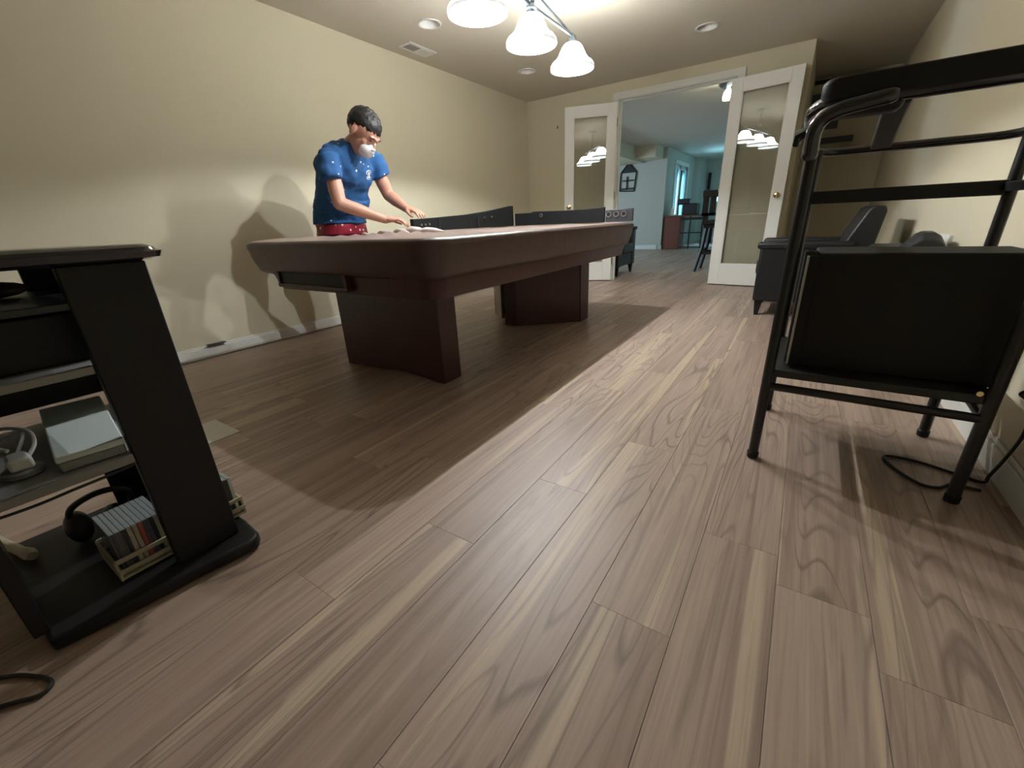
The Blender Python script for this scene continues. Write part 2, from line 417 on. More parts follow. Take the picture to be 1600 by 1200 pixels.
# ------------------------------------------------------------ far room beyond the doors
HX = -2.95
hw = MB()
hw.box(HX-.12, HX, 11.2, 12.0, 0, ZC); hw.box(HX-.12, HX, 13.35, 14.3, 0, ZC); hw.box(HX-.12, HX, 12.0, 13.35, 1.98, ZC)
struct('wall_far_left', hw, M_WALLB, label='pale far-room wall with the garden door')
struct('wall_birdhouse', MB().box(-6.2, HX-.12, 11.2, 11.32, 0, ZC), M_WALLB, label='grey-green far-room wall with the house-shaped ornament')
struct('wall_far', MB().box(-6.2, 1.4, 15.0, 15.15, 0, ZC), M_WALLB)
struct('wall_far_pier', MB().box(HX, HX+.2, 14.1, 15.0, 0, ZC), M_WALLB, label='narrow pier at the end of the far room')
struct('wall_hall_right', MB().box(-.42, -.32, YA+.0, 15.0, 0, ZC), M_WALLB)
struct('wall_hall_left', MB().box(-6.2, -6.1, YB+.1, 15.0, 0, ZC), M_WALLB)
struct('wall_hall_near', MB().box(-6.2, XL-.15, YB, YB+.12, 0, ZC), M_WALLB)
sf = MB(); sf.box(-6.1, -3.5, 6.6, 11.2, 1.98, ZC); sf.box(-3.5, HX-.1, 10.55, 11.2, 2.02, ZC)
struct('trim_3', sf, M_WALL, label='boxed-in soffit under the far-room ceiling')
fb = MB(); fb.box(-6.1, HX-.1, 11.185, 11.2, 0, .10); fb.box(HX, HX+.014, 11.2, 12.0, 0, .10); fb.box(HX+.2, -.42, 14.985, 15.0, 0, .10)
struct('trim_4', fb, M_TRIM, label='white baseboard of the far room')
wn = thing('window_1', 'tall glazed garden door glowing with cyan daylight', None, (HX, 12.0, 0), kind='structure')
m = MB(); m.box(HX-.01, HX+.02, 11.93, 12.0, 0, 2.06).box(HX-.01, HX+.02, 13.35, 13.42, 0, 2.06).box(HX-.01, HX+.02, 12.0, 13.35, 1.98, 2.06)
m.build('casing', M_TRIM, wn)
m = MB()
for a, b in ((12.0, 12.67), (12.68, 13.35)):
    m.box(HX-.08, HX-.04, a, a+.07, 0, 1.98).box(HX-.08, HX-.04, b-.07, b, 0, 1.98).box(HX-.08, HX-.04, a, b, 0, .1).box(HX-.08, HX-.04, a, b, 1.90, 1.98)
m.build('sash', M_TRIM, wn)
for a, b in ((12.07, 12.60), (12.75, 13.28)): MB().box(HX-.063, HX-.057, a, b, .1, 1.9).build('pane', glass_material('window_glass' , (.9, .97, 1), .02), wn)
for i in range(4): MB().box(HX-.03, HX-.022, 12.02+i*.075, 12.085+i*.075, .05, 1.9).build('blind_slat', M_BLIND, wn)
for i in range(3): MB().box(HX-.03, HX-.022, 13.12+i*.075, 13.185+i*.075, .05, 1.9).build('blind_slat', M_BLIND, wn)

# house-shaped wall ornament
oz = thing('wall_ornament', 'dark house-shaped lattice ornament on far-room wall', 'wall decor', (-3.86, 11.18, 1.42))
a = [(-4.06, 1.40), (-3.70, 1.38), (-3.66, 1.80), (-3.86, 2.02), (-4.05, 1.80)]
m = MB()
for i in range(5):
    p, q = a[i], a[(i+1) % 5]; m.tube([(p[0], 11.17, p[1]), (q[0], 11.17, q[1])], .014, 6)
m.build('frame', M_BLACK, oz)
m = MB(); r = [m.v((x, 11.175, z)) for x, z in ((-4.04, 1.80), (-3.67, 1.80), (-3.86, 2.0))]; r2 = [m.v((x, 11.19, z)) for x, z in ((-4.04, 1.80), (-3.67, 1.80), (-3.86, 2.0))]
m.f(r); m.f(r2[::-1])
for i in range(3): m.f([r[i], r[(i+1) % 3], r2[(i+1) % 3], r2[i]])
m.build('gable', M_BLACK, oz)
m = MB(); m.box(-4.0, -3.72, 11.165, 11.18, 1.61, 1.64).box(-3.90, -3.87, 11.165, 11.18, 1.42, 1.72).box(-4.04, -3.69, 11.165, 11.18, 1.42, 1.46); m.build('lattice', M_BLACK, oz)

# far-room desk with printer, metal-legged extension
dk = thing('writing_desk', 'red-brown desk against far-room wall under the printer', 'desk', (-2.85, 11.3, 0))
MB().box(-2.93, -2.55, 11.25, 11.8, 0, .74).build('cabinet', M_DESK, dk, bevel=.004)
MB().box(-2.925, -2.02, 11.22, 11.9, .74, .775).build('desktop', M_DESK, dk, bevel=.004)
for x, y in ((-2.32, 11.3), (-2.08, 11.5), (-2.08, 11.85)):
    MB().box(x-.015, x+.015, y-.015, y+.015, 0, .74).build('leg', M_BLKMETAL, dk)
for z0, z1 in ((.36, .385), (.03, .055), (.66, .72)): MB().box(-2.53, -2.06, 11.29, 11.31, z0, z1).build('stretcher', M_BLKMETAL, dk)
pr = thing('desk_printer', 'black printer standing on the red-brown desk', 'printer', (-2.45, 11.5, .775))
MB().box(-2.56, -2.22, 11.38, 11.75, .775, 1.03).build('body', M_CARD, pr, bevel=.02)
MB().box(-2.68, -2.40, 11.36, 11.6, 1.01, 1.14).build('scanner_lid', M_CARD, pr, bevel=.03)
m = MB().box(-2.86, -2.70, 11.35, 11.42, .775, .80); m.box(-2.82, -2.74, 11.36, 11.40, .80, .94)
m.build('photo_stand', M_WHITE, None, 'small white photo stand on the red-brown desk', cat='picture frame', bevel=.004)
MB().box(-2.69, -2.61, 14.93, 14.985, 1.46, 1.92).build('wall_picture', M_BLACK, None, 'narrow dark picture hanging on the farthest wall', cat='picture', bevel=.006)

# far-room ceiling lamp just beyond the doorway
hl = thing('hall_ceiling_lamp', 'lit ceiling lamp with dark cap just beyond the doorway', 'ceiling lamp', (-1.02, 6.6, ZC))
MB().lathe([(.02, 2.264), (.15, 2.262), (.16, 2.25), (.14, 2.235), (.02, 2.228)], (-1.02, 6.6, 0), 24).build('cap', M_FIX, hl)
m = MB()
for dx, dy in ((.07, 0), (-.06, .05), (-.04, -.08)):
    m.lathe([(.018, 2.225), (.022, 2.20), (.05, 2.16), (.06, 2.11), (.055, 2.105), (.045, 2.155), (.02, 2.19)], (-1.02+dx, 6.6+dy, 0), 16)
m.build('glass_shade', M_HSHADE, hl)
m = MB().lathe([(.05, ZC-.001), (.055, ZC-.02), (.03, ZC-.03), (.005, ZC-.032)], (-2.2, 11.5, 0), 16)
m.build('smoke_detector', M_WHITE, None, 'small round detector on the blue-lit far ceiling', cat='smoke detector')

# lampshade glimpsed past the bar stool
tl = thing('table_lamp', 'white table lamp glimpsed behind the dark bar stool', 'lamp', (-2.0, 13.5, 0))
MB().lathe([(.24, 1.08), (.15, 1.34), (.145, 1.34), (.235, 1.08)], (-2.0, 13.5, 0), 20, cap=False).build('lamp_shade', M_PAPER, tl)
MB().lathe([(.09, .62), (.09, .64), (.03, .66), (.05, .8), (.02, .95), (.01, 1.2), (.01, .62)], (-2.0, 13.5, 0), 16).build('base', M_BLACK, tl)
st_ = thing('side_table', 'small dark side table under the table lamp', 'table', (-2.0, 13.5, 0))
MB().box(-2.25, -1.75, 13.25, 13.75, .58, .62).build('tabletop', M_BLACK, st_)
for sx in (-.22, .22):
    for sy in (-.22, .22): MB().box(-2.0+sx-.02, -2.0+sx+.02, 13.5+sy-.02, 13.5+sy+.02, 0, .58).build('leg', M_BLACK, st_)

# dark wooden bar stool with slatted back
bs = thing('bar_stool', 'dark wooden bar stool with slatted back beyond the doorway', 'bar stool', (-1.0, 6.95, 0))
for i, (dx, dy) in enumerate(((-.17, -.17), (.17, -.17), (.17, .17), (-.17, .17))):
    p0 = (-1.02+dx*1.45, 6.98+dy*1.3, 0); p1 = (-1.02+dx*.9, 6.98+dy*.9, .64)
    MB().tube([p0, (V(p0)*.45+V(p1)*.55) + V((dx*-.12, 0, 0)), p1], [.022, .026, .030], 4).build('leg', M_BLACK, bs)
MB().box(-1.24, -.80, 6.76, 7.20, .64, .70).build('seat', M_BLACK, bs, bevel=.015)
MB().box(-1.21, -.83, 6.79, 7.17, .60, .64).build('seat_frame', M_BLACK, bs)
m = MB(); m.box(-1.24, -.80, 6.80, 6.83, .24, .28).box(-1.24, -.80, 7.13, 7.16, .24, .28).box(-1.24, -1.21, 6.8, 7.16, .28, .31).box(-.83, -.80, 6.8, 7.16, .28, .31); m.build('foot_rail', M_BLACK, bs)
for i in range(5):
    MB().box(-1.25+i*.095, -1.175+i*.095, 6.765, 6.79, .76, 1.08+(.015 if i in (0, 4) else 0)).build('back_slat', M_BLACK, bs, bevel=.006)
MB().box(-1.26, -.79, 6.758, 6.795, 1.0, 1.09).build('top_rail', M_BLACK, bs, bevel=.01)
m = MB(); m.box(-1.22, -1.16, 6.765, 6.79, .69, .80).box(-.88, -.82, 6.765, 6.79, .69, .80).box(-1.25, -.80, 6.765, 6.79, .76, .80); m.build('back_support', M_BLACK, bs)

# ------------------------------------------------------------ leather armchairs
def armchair(name, label, loc, ang, sw=.72, sd=.70, back=.80, armz=.57):
    """local x: the way it faces is -x; y across"""
    F = frame(loc, ang); r = thing(name, label, 'armchair', loc)
    MB(F).box(.02, sw-.02, .0, .13, .12, armz-.03).build('arm', M_LEATHER, r, bevel=.018, segs=3)
    MB(F).box(.0, sw-.12, -.012, .145, armz-.05, armz).build('arm_cap', M_LEATHER, r, bevel=.018, segs=3)
    MB(F).box(.02, sw-.02, sd-.13, sd, .12, armz-.03).build('arm', M_LEATHER, r, bevel=.018, segs=3)
    MB(F).box(.0, sw-.12, sd-.145, sd+.012, armz-.05, armz).build('arm_cap', M_LEATHER, r, bevel=.018, segs=3)
    MB(F).box(.03, sw-.1, .13, sd-.13, .13, .30).build('seat_base', M_LEATHER, r, bevel=.01)
    MB(F).box(.0, sw-.18, .135, sd-.135, .30, .44).build('seat_cushion', M_LEATHER, r, bevel=.035, segs=3)
    b = MB(F)
    prof = [(sw-.24, .36), (sw-.17, .60), (sw-.09, back-.02), (sw-.06, back), (sw+.0, back-.005), (sw+.01, back-.04), (sw-.02, .50), (sw-.04, .14), (sw-.18, .14)]
    b.rings([[(x, y, z) for x, z in prof] for y in (.02, .05, sd-.05, sd-.02)])
    b.build('backrest', M_LEATHER, r, bevel=.014, segs=3)
    for x, y in ((.05, .04), (sw-.07, .04), (.05, sd-.08), (sw-.07, sd-.08)):
        l = MB(F); l.rings([[(x-.004, y-.0, 0), (x+.024, y, 0), (x+.024, y+.028, 0), (x-.004, y+.028, 0)], [(x-.015, y-.01, .13), (x+.045, y-.01, .13), (x+.045, y+.045, .13), (x-.015, y+.045, .13)]])
        l.build('leg', M_BLACK, r)
    return r
armchair('armchair', 'black leather armchair in front of the right door leaf', (-.285, 3.9, 0), 0)
armchair('armchair', 'black leather armchair just beyond the doorway behind the table', (-2.10, 6.62, 0), PI, .75, .72, 1.02, .66)

# black ottoman and bag behind the metal stand
ot = thing('ottoman', 'black leather ottoman by right wall behind the metal stand', 'ottoman', (.38, 3.15, 0))
MB().box(.34, .585, 2.75, 3.45, .08, .46).build('body', M_LEATHER, ot, bevel=.02)
MB().box(.33, .59, 2.74, 3.46, .46, .585).build('cushion', M_LEATHER, ot, bevel=.04, segs=3)
for x in (.37, .53):
    for y in (2.79, 3.38): MB().box(x, x+.03, y, y+.03, 0, .09).build('leg', M_BLACK, ot)
bg = MB()
P = [(.435, .587), (.430, .60), (.45, .625), (.475, .66), (.495, .672), (.525, .672), (.55, .655), (.57, .62), (.585, .587)]
bg.rings([[(x, y, .587+(z-.587)*k) for x, z in P] for y, k in ((2.86, .55), (2.89, .95), (2.96, 1.0), (3.03, .95), (3.06, .55))])
bg.build('folded_bag', M_CARD, None, 'dark soft folded bag lying on the black ottoman', cat='bag', bevel=.006)
MB().box(.606, .6195, 3.02, 3.22, .600, .645).build('paper_note', M_PAPER, None, 'small white paper note on right wall above the ottoman', cat='paper')

MB().box(-2.905, -2.893, YB-.006, YB-.001, 1.90, 1.93).build('wall_hook', M_BLACK, None, 'tiny dark hook on the back wall left of the open door', cat='hook')
# cue rack on the alcove wall
cr = thing('cue_rack', 'black wall rack with navy panel on the alcove wall', 'wall rack', (0, YA, 1.45))
MB().box(-.19, .45, YA-.06, YA-.002, 2.19, 2.225).build('top_bar', M_BLACK, cr, bevel=.004)
MB().box(-.19, .12, YA-.03, YA-.002, 1.70, 2.09).build('panel', M_DARKBLUE, cr, label='navy blue panel', bevel=.003)
MB().box(-.19, .30, YA-.08, YA-.002, 1.54, 1.60).build('middle_bar', M_CARD, cr, bevel=.004)
MB().box(-.19, .42, YA-.12, YA-.002, 1.42, 1.455).build('lower_bar', M_BLACK, cr, bevel=.006)

# ------------------------------------------------------------ ceiling items
def downlight(x, y, label):
    r = thing('recessed_downlight', label, 'ceiling light', (x, y, ZC), group='unlit recessed ceiling lights')
    MB().lathe([(.0745, ZC-.0005), (.094, ZC-.0005), (.094, ZC-.005), (.084, ZC-.008), (.0745, ZC-.004), (.0745, ZC-.0005)], (x, y, 0), 28, cap=False).build('trim_ring', M_WHITE, r)
    MB().lathe([(.0745, ZC-.002), (.068, ZC+.03), (.058, ZC+.06)], (x, y, 0), 28, cap=False).build('baffle', M_WHITE, r)
    MB().lathe([(.058, ZC+.06), (.050, ZC+.048), (.03, ZC+.040), (.004, ZC+.037)], (x, y, 0), 28).build('lens', M_GREYBOX, r)
downlight(-2.71, 3.06, 'unlit recessed downlight left of the lit pendant, nearest the vent')
downlight(-.974, 4.60, 'unlit recessed downlight above the double door opening, right side')
downlight(-2.71, 4.52, 'unlit recessed downlight nearest the back left corner')
vt = thing('ceiling_vent', 'white rectangular ceiling vent near the left wall', 'vent', (-3.14, 3.36, ZC))
F = frame((-3.14, 3.36, 0), PI/2)
MB(F).box(-.17, .17, -.075, .075, ZC-.008, ZC-.0005).build('frame', M_WHITE, vt, bevel=.002)
MB(F).box(-.135, -.01, -.045, .045, ZC-.010, ZC-.0065).build('duct_opening', M_GREYBOX, vt)
for i in range(6): MB(F).box(.0+i*.022, .014+i*.022, -.045, .045, ZC-.0115, ZC-.0075).build('slat', M_WHITE, vt)

# ------------------------------------------------------------ billiard pendant with three lit shades
LX, LY, LR = -1.55, (2.12, 2.645, 3.20), 1.73
PD = Matrix.Translation((0, 0, .045))
pd = thing('pendant_light', 'three-shade hanging billiard light glowing white over the table', 'pendant light', (LX, 2.645, ZC))
MB().lathe([(.005, ZC-.001), (.065, ZC-.001), (.065, ZC-.02), (.03, ZC-.035), (.008, ZC-.04)], (LX, 2.645, 0), 24).build('canopy', M_FIX, pd)
MB().tube([(LX, 2.645, ZC-.03), (LX, 2.645, 1.945)], .010, 10).build('stem', M_FIX, pd)
MB(PD).lathe([(.012, 2.02), (.026, 2.0), (.032, 1.96), (.020, 1.93), (.034, 1.905), (.012, 1.89)], (LX, 2.645, 0), 16).build('stem_collar', M_FIX, pd)
MB(PD).tube([(LX, 2.06, 1.925), (LX, 3.24, 1.925)], .011, 8).build('crossbar', M_FIX, pd)
for s in (-1, 1):
    MB(PD).tube(spline([(LX, 2.645+s*.015, 2.10), (LX, 2.645+s*.05, 2.02), (LX, 2.645+s*.16, 1.985), (LX, 2.645+s*.40, 1.95), (LX, 2.645+s*.50, 1.932)]), .0065, 8).build('scroll_arm', M_FIX, pd)
for y in LY:
    MB(PD).lathe([(.008, 1.93), (.022, 1.92), (.026, 1.895), (.034, 1.885), (.034, 1.872), (.006, 1.868)], (LX, y, 0), 16).build('shade_holder', M_FIX, pd)
    prof = [(.030, 1.882), (.050, 1.877), (.066, 1.862), (.080, 1.838), (.095, 1.808), (.113, 1.785), (.138, 1.768), (.150, 1.752), (.153, 1.738), (.150, LR)]
    inner = [(r-.005, z-.002) for r, z in prof[::-1]]
    inner[0] = (.146, LR)
    sh = MB(PD).lathe(prof+inner, (LX, y, 0), 40, cap=False).build('glass_shade', M_SHADE, pd)
    sh.data.materials.append(M_SHADEIN)
    for pl in sh.data.polygons:
        rad = V((pl.center.x, pl.center.y-(y-2.645), 0))
        if pl.normal.dot(rad) < 0 or pl.normal.z < -.5: pl.material_index = 1
    MB(PD).ball((LX, y, LR+.050), .009, 12, 8).build('bulb', M_BULB, pd)
    MB(PD).tube([(LX, y, LR+.058), (LX, y, 1.87)], .013, 10).build('bulb_socket', M_WHITE, pd)

# ------------------------------------------------------------ pool table
TX0, TX1, TY0, TY1 = -2.62, -1.165, 1.20, 3.68
pt = thing('pool_table', 'dark mahogany pool table on two slab pedestals under a brown cover', 'pool table', (-1.9, 2.44, 0))
def offs(d, r): return rrect(TX0+d, TX1-d, TY0+d, TY1-d, r, 8)
# apron: profile swept around the rounded rectangle
prof = [(.085, .575), (.05, .590), (.036, .600), (.030, .612), (.012, .66), (.003, .705), (-.004, .728), (-.002, .742), (.006, .751), (.022, .7555)]
R = []
for d, z in prof:
    ring = offs(d, max(.13-d, .05))
    R.append([(x + .004*math.sin(y*9+x*7), y + .004*math.sin(x*11), z + (.006*math.sin(x*6+y*3.1) if z < .66 else 0)) for x, y in ring])
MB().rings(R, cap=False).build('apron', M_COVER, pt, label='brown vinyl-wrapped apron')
# cover top: a grid with soft wrinkles, clipped by the rounded outline
m = MB(); nx, ny = 60, 100; G = {}
def inside(x, y):
    r = .112; cx = min(max(x, TX0+.02+r), TX1-.02-r); cy = min(max(y, TY0+.02+r), TY1-.02-r)
    dx, dy = x-cx, y-cy; d = math.hypot(dx, dy)
    if d > r: return cx+dx/d*r, cy+dy/d*r
    return x, y
for i in range(nx+1):
    for j in range(ny+1):
        x = TX0+.021+(TX1-TX0-.042)*i/nx; y = TY0+.021+(TY1-TY0-.042)*j/ny
        x, y = inside(x, y)
        e = min(x-TX0-.021, TX1-.021-x, y-TY0-.021, TY1-.021-y); k = min(1, max(0, e)/.06)
        z = .7553 + k*(.003*math.sin(x*17+y*5) + .002*math.sin(y*13-x*6) + .003)
        # bunched folds on the near side
        dx, dy = (x+1.98)/.30, (y-1.72)/.24
        g = math.exp(-(dx*dx+dy*dy)); z += k*g*.020*(.5+.5*math.sin((x*.7+y)*62))
        z += k*.010*math.exp(-((x+2.25)/.3)**2-((y-1.40)/.07)**2)
        G[i, j] = m.v((x, y, z))
for i in range(nx):
    for j in range(ny): m.f([G[i, j], G[i+1, j], G[i+1, j+1], G[i, j+1]])
m.build('cover_top', M_COVERSHEEN, pt, label='wrinkled satin-brown cover over the slate')
# lower cabinet body with the ball-return slot at the near end
lb = MB()
zb = .505
o_ = rrect(TX0+.10, TX1-.055, TY0+.06, TY1-.06, .10, 8); o2 = rrect(TX0+.16, TX1-.075, TY0+.075, TY1-.075, .09, 8)
lb.rings([[(x, y, zb) for x, y in o2], [(x, y, .60) for x, y in o_], [(x, y, .735) for x, y in o_]])
lb.build('cabinet_body', M_MAHOG, pt)
MB().box(-2.34, -1.78, TY0+.045, TY0+.075, .540, .598).build('ball_return_slot', M_BLACK, pt, label='black ball-return slot at the near end')
m = MB(); m.box(-2.36, -1.76, TY0+.035, TY0+.072, .522, .541).box(-2.355, -2.335, TY0+.035, TY0+.072, .54, .60).box(-1.785, -1.76, TY0+.035, TY0+.072, .54, .60)
m.build('slot_frame', M_MAHOG, pt, bevel=.003)
# near pedestal with arched foot
m = MB(); x0, x1, y0, y1 = -2.304, -1.48, 1.532, 1.672
foot = [(x0, 0), (x0+.07, 0), (x0+.16, .012), (x0+.30, .022), (x1-.30, .022), (x1-.16, .012), (x1-.07, 0), (x1, 0)]
prof = foot + [(x1, .53), (x0, .53)]
m.rings([[(x, y, z) for x, z in prof] for y in (y0, y1)])
m.build('pedestal', M_MAHOG, pt, bevel=.004)
m = MB(); x0, x1, y0, y1 = -2.304, -1.435, 3.155, 3.315
m.rings([[(x, y, z) for x, z in [(x0, 0), (x1, 0), (x1, .53), (x0, .53)]] for y in (y0, y1)])
m.build('pedestal', M_MAHOG, pt, bevel=.004)
m = MB(); m.prism([(-2.27, 3.16), (-2.285, 3.14), (-2.135, 3.02), (-2.12, 3.04)], 0, .53); m.build('pedestal_side_board', M_RAWWOOD, pt, label='raw pale side board of the far pedestal')
m = MB(); m.prism([(-1.452, 3.155), (-1.95, 2.805), (-1.838, 2.805), (-1.44, 3.148)], .004, .52); m.build('pedestal_door', M_MAHOG, pt, label='hinged pedestal door standing open', bevel=.003)

# detached black rails standing on the table
def rail(name, label, pts, zb, zt, t, holes, m_):
    """pts: plan path; zb/zt: bottom and top height per point"""
    P = [V((*p, 0)) for p in pts]; n = len(P)
    Rg = []
    for i in range(n):
        d = (P[min(i+1, n-1)]-P[max(i-1, 0)]).normalized(); q = V((-d.y, d.x, 0))
        a, b = P[i]-q*t/2, P[i]+q*t/2
        Rg.append([(a.x, a.y, zb[i]), (b.x, b.y, zb[i]), (b.x, b.y, zt[i]), (a.x, a.y, zt[i])])
    return MB().rings(Rg)
T0 = .764
pts = [(-2.235, 2.16), (-2.24, 2.40), (-2.245, 2.75), (-2.25, 3.05), (-2.255, 3.25), (-2.257, 3.40), (-2.258, 3.44)]
r1 = thing('table_rail', 'longest black rail standing on the table beside the man', 'table rail', (-2.25, 2.75, T0), 'detached pool table rails')
rail('', '', pts, [T0]*7, [.845, .852, .868, .892, .915, .934, .932], .03, None, None).build('rail_body', M_RAIL, r1, bevel=.003)
for y, z in ((2.235, .806), (2.275, .807), (2.315, .809), (2.97, .842), (3.07, .846)):
    MB().tube([(-2.226, y, z), (-2.2165, y, z)], .0075, 10).build('bolt_hole', M_STEEL, r1)
for y in (2.42, 2.88): MB().box(-2.2275, -2.2215, y, y+.006, T0+.002, .848).build('joint_line', M_CARD, r1)
r2_ = thing('table_rail', 'black rail standing at the far end toward the doorway', 'table rail', (-1.9, 3.56, T0), 'detached pool table rails')
rail('', '', [(-2.26, 3.50), (-2.10, 3.515), (-2.07, 3.52), (-1.8, 3.535), (-1.6, 3.55), (-1.415, 3.565)], [T0]*6, [.868, .868, .877, .872, .872, .882], .03, None, None).build('rail_body', M_RAIL, r2_, bevel=.003)
m = MB(); m.tube([(-1.99, 3.507, .842), (-1.99, 3.499, .842)], .015, 14); m.build('bolt_hole', M_STEEL, r2_)
m = MB(); m.tube([(-1.99, 3.499, .842), (-1.99, 3.497, .842)], .009, 12); m.build('bolt_recess', M_BLACK, r2_)
r3 = thing('table_rail', 'grey end piece with three round sockets at the far table end', 'table rail', (-1.3, 3.60, T0), 'detached pool table rails')
rail('', '', [(-1.405, 3.565), (-1.30, 3.585), (-1.185, 3.60)], [T0]*3, [.856, .860, .862], .035, None, None).build('rail_body', M_RAILEND, r3, bevel=.004)
for x, y in ((-1.375, 3.552), (-1.315, 3.564), (-1.255, 3.573)):
    MB().tube([(x, y, .822), (x+.001, y-.008, .822)], .022, 16).build('socket_ring', M_STEEL, r3)
    MB().tube([(x, y-.007, .824), (x+.001, y-.0105, .824)], .016, 16).build('socket_hole', M_BLACK, r3)
# curled folds of the loosened cover beside the hands
m = MB()
for cx, cy, r, l, a in ((-2.02, 1.86, .018, .10, .5), (-1.97, 1.93, .024, .13, .9), (-2.10, 1.80, .014, .11, .2), (-1.91, 2.0, .018, .16, 1.1), (-2.2, 1.74, .010, .07, -.1), (-2.06, 1.93, .016, .09, 1.3)):
    pth = [(cx+l*math.cos(a)*(t-.5), cy+l*math.sin(a)*(t-.5), T0-.004+r*.5+.006*math.sin(t*5)) for t in [i/6 for i in range(7)]]
    m.tube(pth, [r*k for k in (.3, .8, 1, .95, 1, .7, .3)], 10)
m.build('cover_fold', M_FOLD, pt, label='curled folds in the loosened cover')

# ------------------------------------------------------------ black metal stand with the black cabinet
sd = thing('metal_stand', 'tall black metal stand on four posts by the right wall', 'stand', (.23, 1.73, 0))
PX = (-.022, .478); PY = (1.50, 1.955)
def post(x, y, h, lab=None):
    MB().tube([(x, y, .012), (x+.004, y, h)], .0155, 10).build('post', M_BLKMETAL, sd)
    MB().lathe([(.010, 0), (.0175, .003), (.0185, .022), (.0155, .026)], (x, y, 0), 12).build('rubber_foot', M_BLACK, sd)
post(PX[0], PY[0], 1.02); post(PX[1], PY[0], 1.02); post(PX[0]+.012, PY[1], .985); post(PX[1]+.01, PY[1], .985)
def bar(name, a, b, r=.0125, n=10): return MB().tube([a, b], r, n).build(name, M_BLKMETAL, sd)
bar('lower_rail', (PX[0], PY[0], .268), (PX[1], PY[0], .262)); bar('lower_rail', (PX[0], PY[1], .268), (PX[1], PY[1], .268))
bar('lower_rail', (PX[0], PY[0], .268), (PX[0]+.01, PY[1], .268)); bar('lower_rail', (PX[1], PY[0], .262), (PX[1]+.01, PY[1], .268))
MB().box(PX[0]-.005, PX[1]+.01, PY[0]+.0, PY[1]+.0, .300, .325).build('tray', M_BLKMETAL, sd, bevel=.004)
MB().box(PX[0]+.02, PX[1], PY[1]-.014, PY[1]+.014, .812, .854).build('crossbar', M_BLKMETAL, sd, bevel=.003)
MB().box(PX[0]-.012, PX[0]+.016, PY[0], PY[1], .822, .848).build('crossbar', M_BLKMETAL, sd, bevel=.003)
MB().box(PX[1]-.008, PX[1]+.02, PY[0], PY[1], .822, .848).build('crossbar', M_BLKMETAL, sd, bevel=.003)
# moulded ring on top: front higher and thicker than the back
ring = rrect(PX[0]-.012, PX[1]+.03, PY[0]-.005, PY[1]+.02, .085, 8)
def rz(y): return 1.050 + (y-PY[0])/(PY[1]-PY[0])*(-.072)
pp = [(x, y, rz(y)) for x, y in ring]; rr = [.013 + .008*(1-(y-PY[0])/(PY[1]-PY[0])) for x, y in ring]
MB().tube(pp, rr, 12, closed=True).build('top_ring', M_BLKGLOSS, sd, label='glossy curved black top ring')
m = MB(); a = rrect(PX[0]+.0, PX[1]+.10, PY[0]-.03, PY[0]+.05, .03, 5)
m.rings([[(x+.01, y, 1.045) for x, y in a], [(x, y, 1.062) for x, y in a], [(x, y, 1.090) for x, y in a], [(x+.01, y+.002, 1.098) for x, y in a]])
m.build('front_rail', M_BLACK, sd, label='thick black front rail', bevel=.006)
m = MB(); m.rings([[(x, PY[0]+.03, z) for x, z in ((.115, 1.03), (.165, 1.03), (.165, 1.075), (.115, 1.075))], [(x, PY[1]+.01, z) for x, z in ((.135, .972), (.190, .972), (.190, .995), (.135, .995))]])
m.build('cross_strut', M_BLACK, sd, bevel=.006)
MB().tube(spline([(-.022, 1.490, .92), (-.023, 1.482, .975), (-.012, 1.474, 1.008), (.02, 1.468, 1.026), (.07, 1.466, 1.034), (.13, 1.470, 1.042)], 6), [.014]+[.0185]*29+[.014], 12).build('armrest_curve', M_BLKGLOSS, sd, label='glossy curved armrest tube')
m = MB(); m.box(-.005, .150, 1.490, 1.56, 1.012, 1.085)
m.build('corner_block', M_BLACK, sd, bevel=.02, segs=3)
m = MB(); m.tube([(-.02, 1.50, 1.0), (-.055, 1.52, .985), (-.06, 1.54, .965)], [.011, .014, .009], 8); m.build('lever', M_BLKGLOSS, sd)
MB().tube([(PX[1]-.03, 1.482, .335), (PX[1]-.03, 1.486, .335)], .007, 10).build('cap_screw', M_BRASS, sd)

bx = thing('speaker_cabinet', 'large black box-shaped cabinet resting on the metal stand tray', 'speaker', (.26, 1.74, .325))
MB().box(.045, .502, 1.575, 1.82, .3255, .676).build('body', M_PANEL, bx, bevel=.006)
MB().box(.020, .026, 1.545, 1.580, .335, .668).build('edge_strip', M_ALU, bx, label='silver edge strip', bevel=.001)
m = MB(); o_, i_ = rrect(.012, .046, 1.575, 1.625, .008, 4), rrect(.020, .038, 1.585, 1.615, .005, 4)
m.rings([[(x, y, .335) for x, y in o_], [(x, y, .680) for x, y in o_], [(x, y, .680) for x, y in i_], [(x, y, .60) for x, y in i_]], cap=False)
m.build('corner_tube', M_BLKMETAL, bx, label='hollow corner tube with open top')
MB().box(.024, .050, 1.560, 1.58, .335, .668).build('edge_frame', M_PANEL, bx)

cb = MB().tube(spline([(.62, 1.45, .36), (.585, 1.50, .365), (.53, 1.52, .34), (.565, 1.56, .30), (.60, 1.62, .20), (.602, 1.66, .10), (.585, 1.66, .03), (.575, 1.655, .007), (.52, 1.68, .0055), (.44, 1.712, .0055), (.37, 1.715, .0055),
   (.352, 1.69, .0055), (.375, 1.62, .0055), (.42, 1.56, .0055), (.46, 1.56, .0055), (.50, 1.60, .0055), (.56, 1.60, .0055)], 8), .0045, 8)
cb.build('power_cable', M_CABLE, None, 'black power cable looped on the floor under the metal stand', cat='cable')

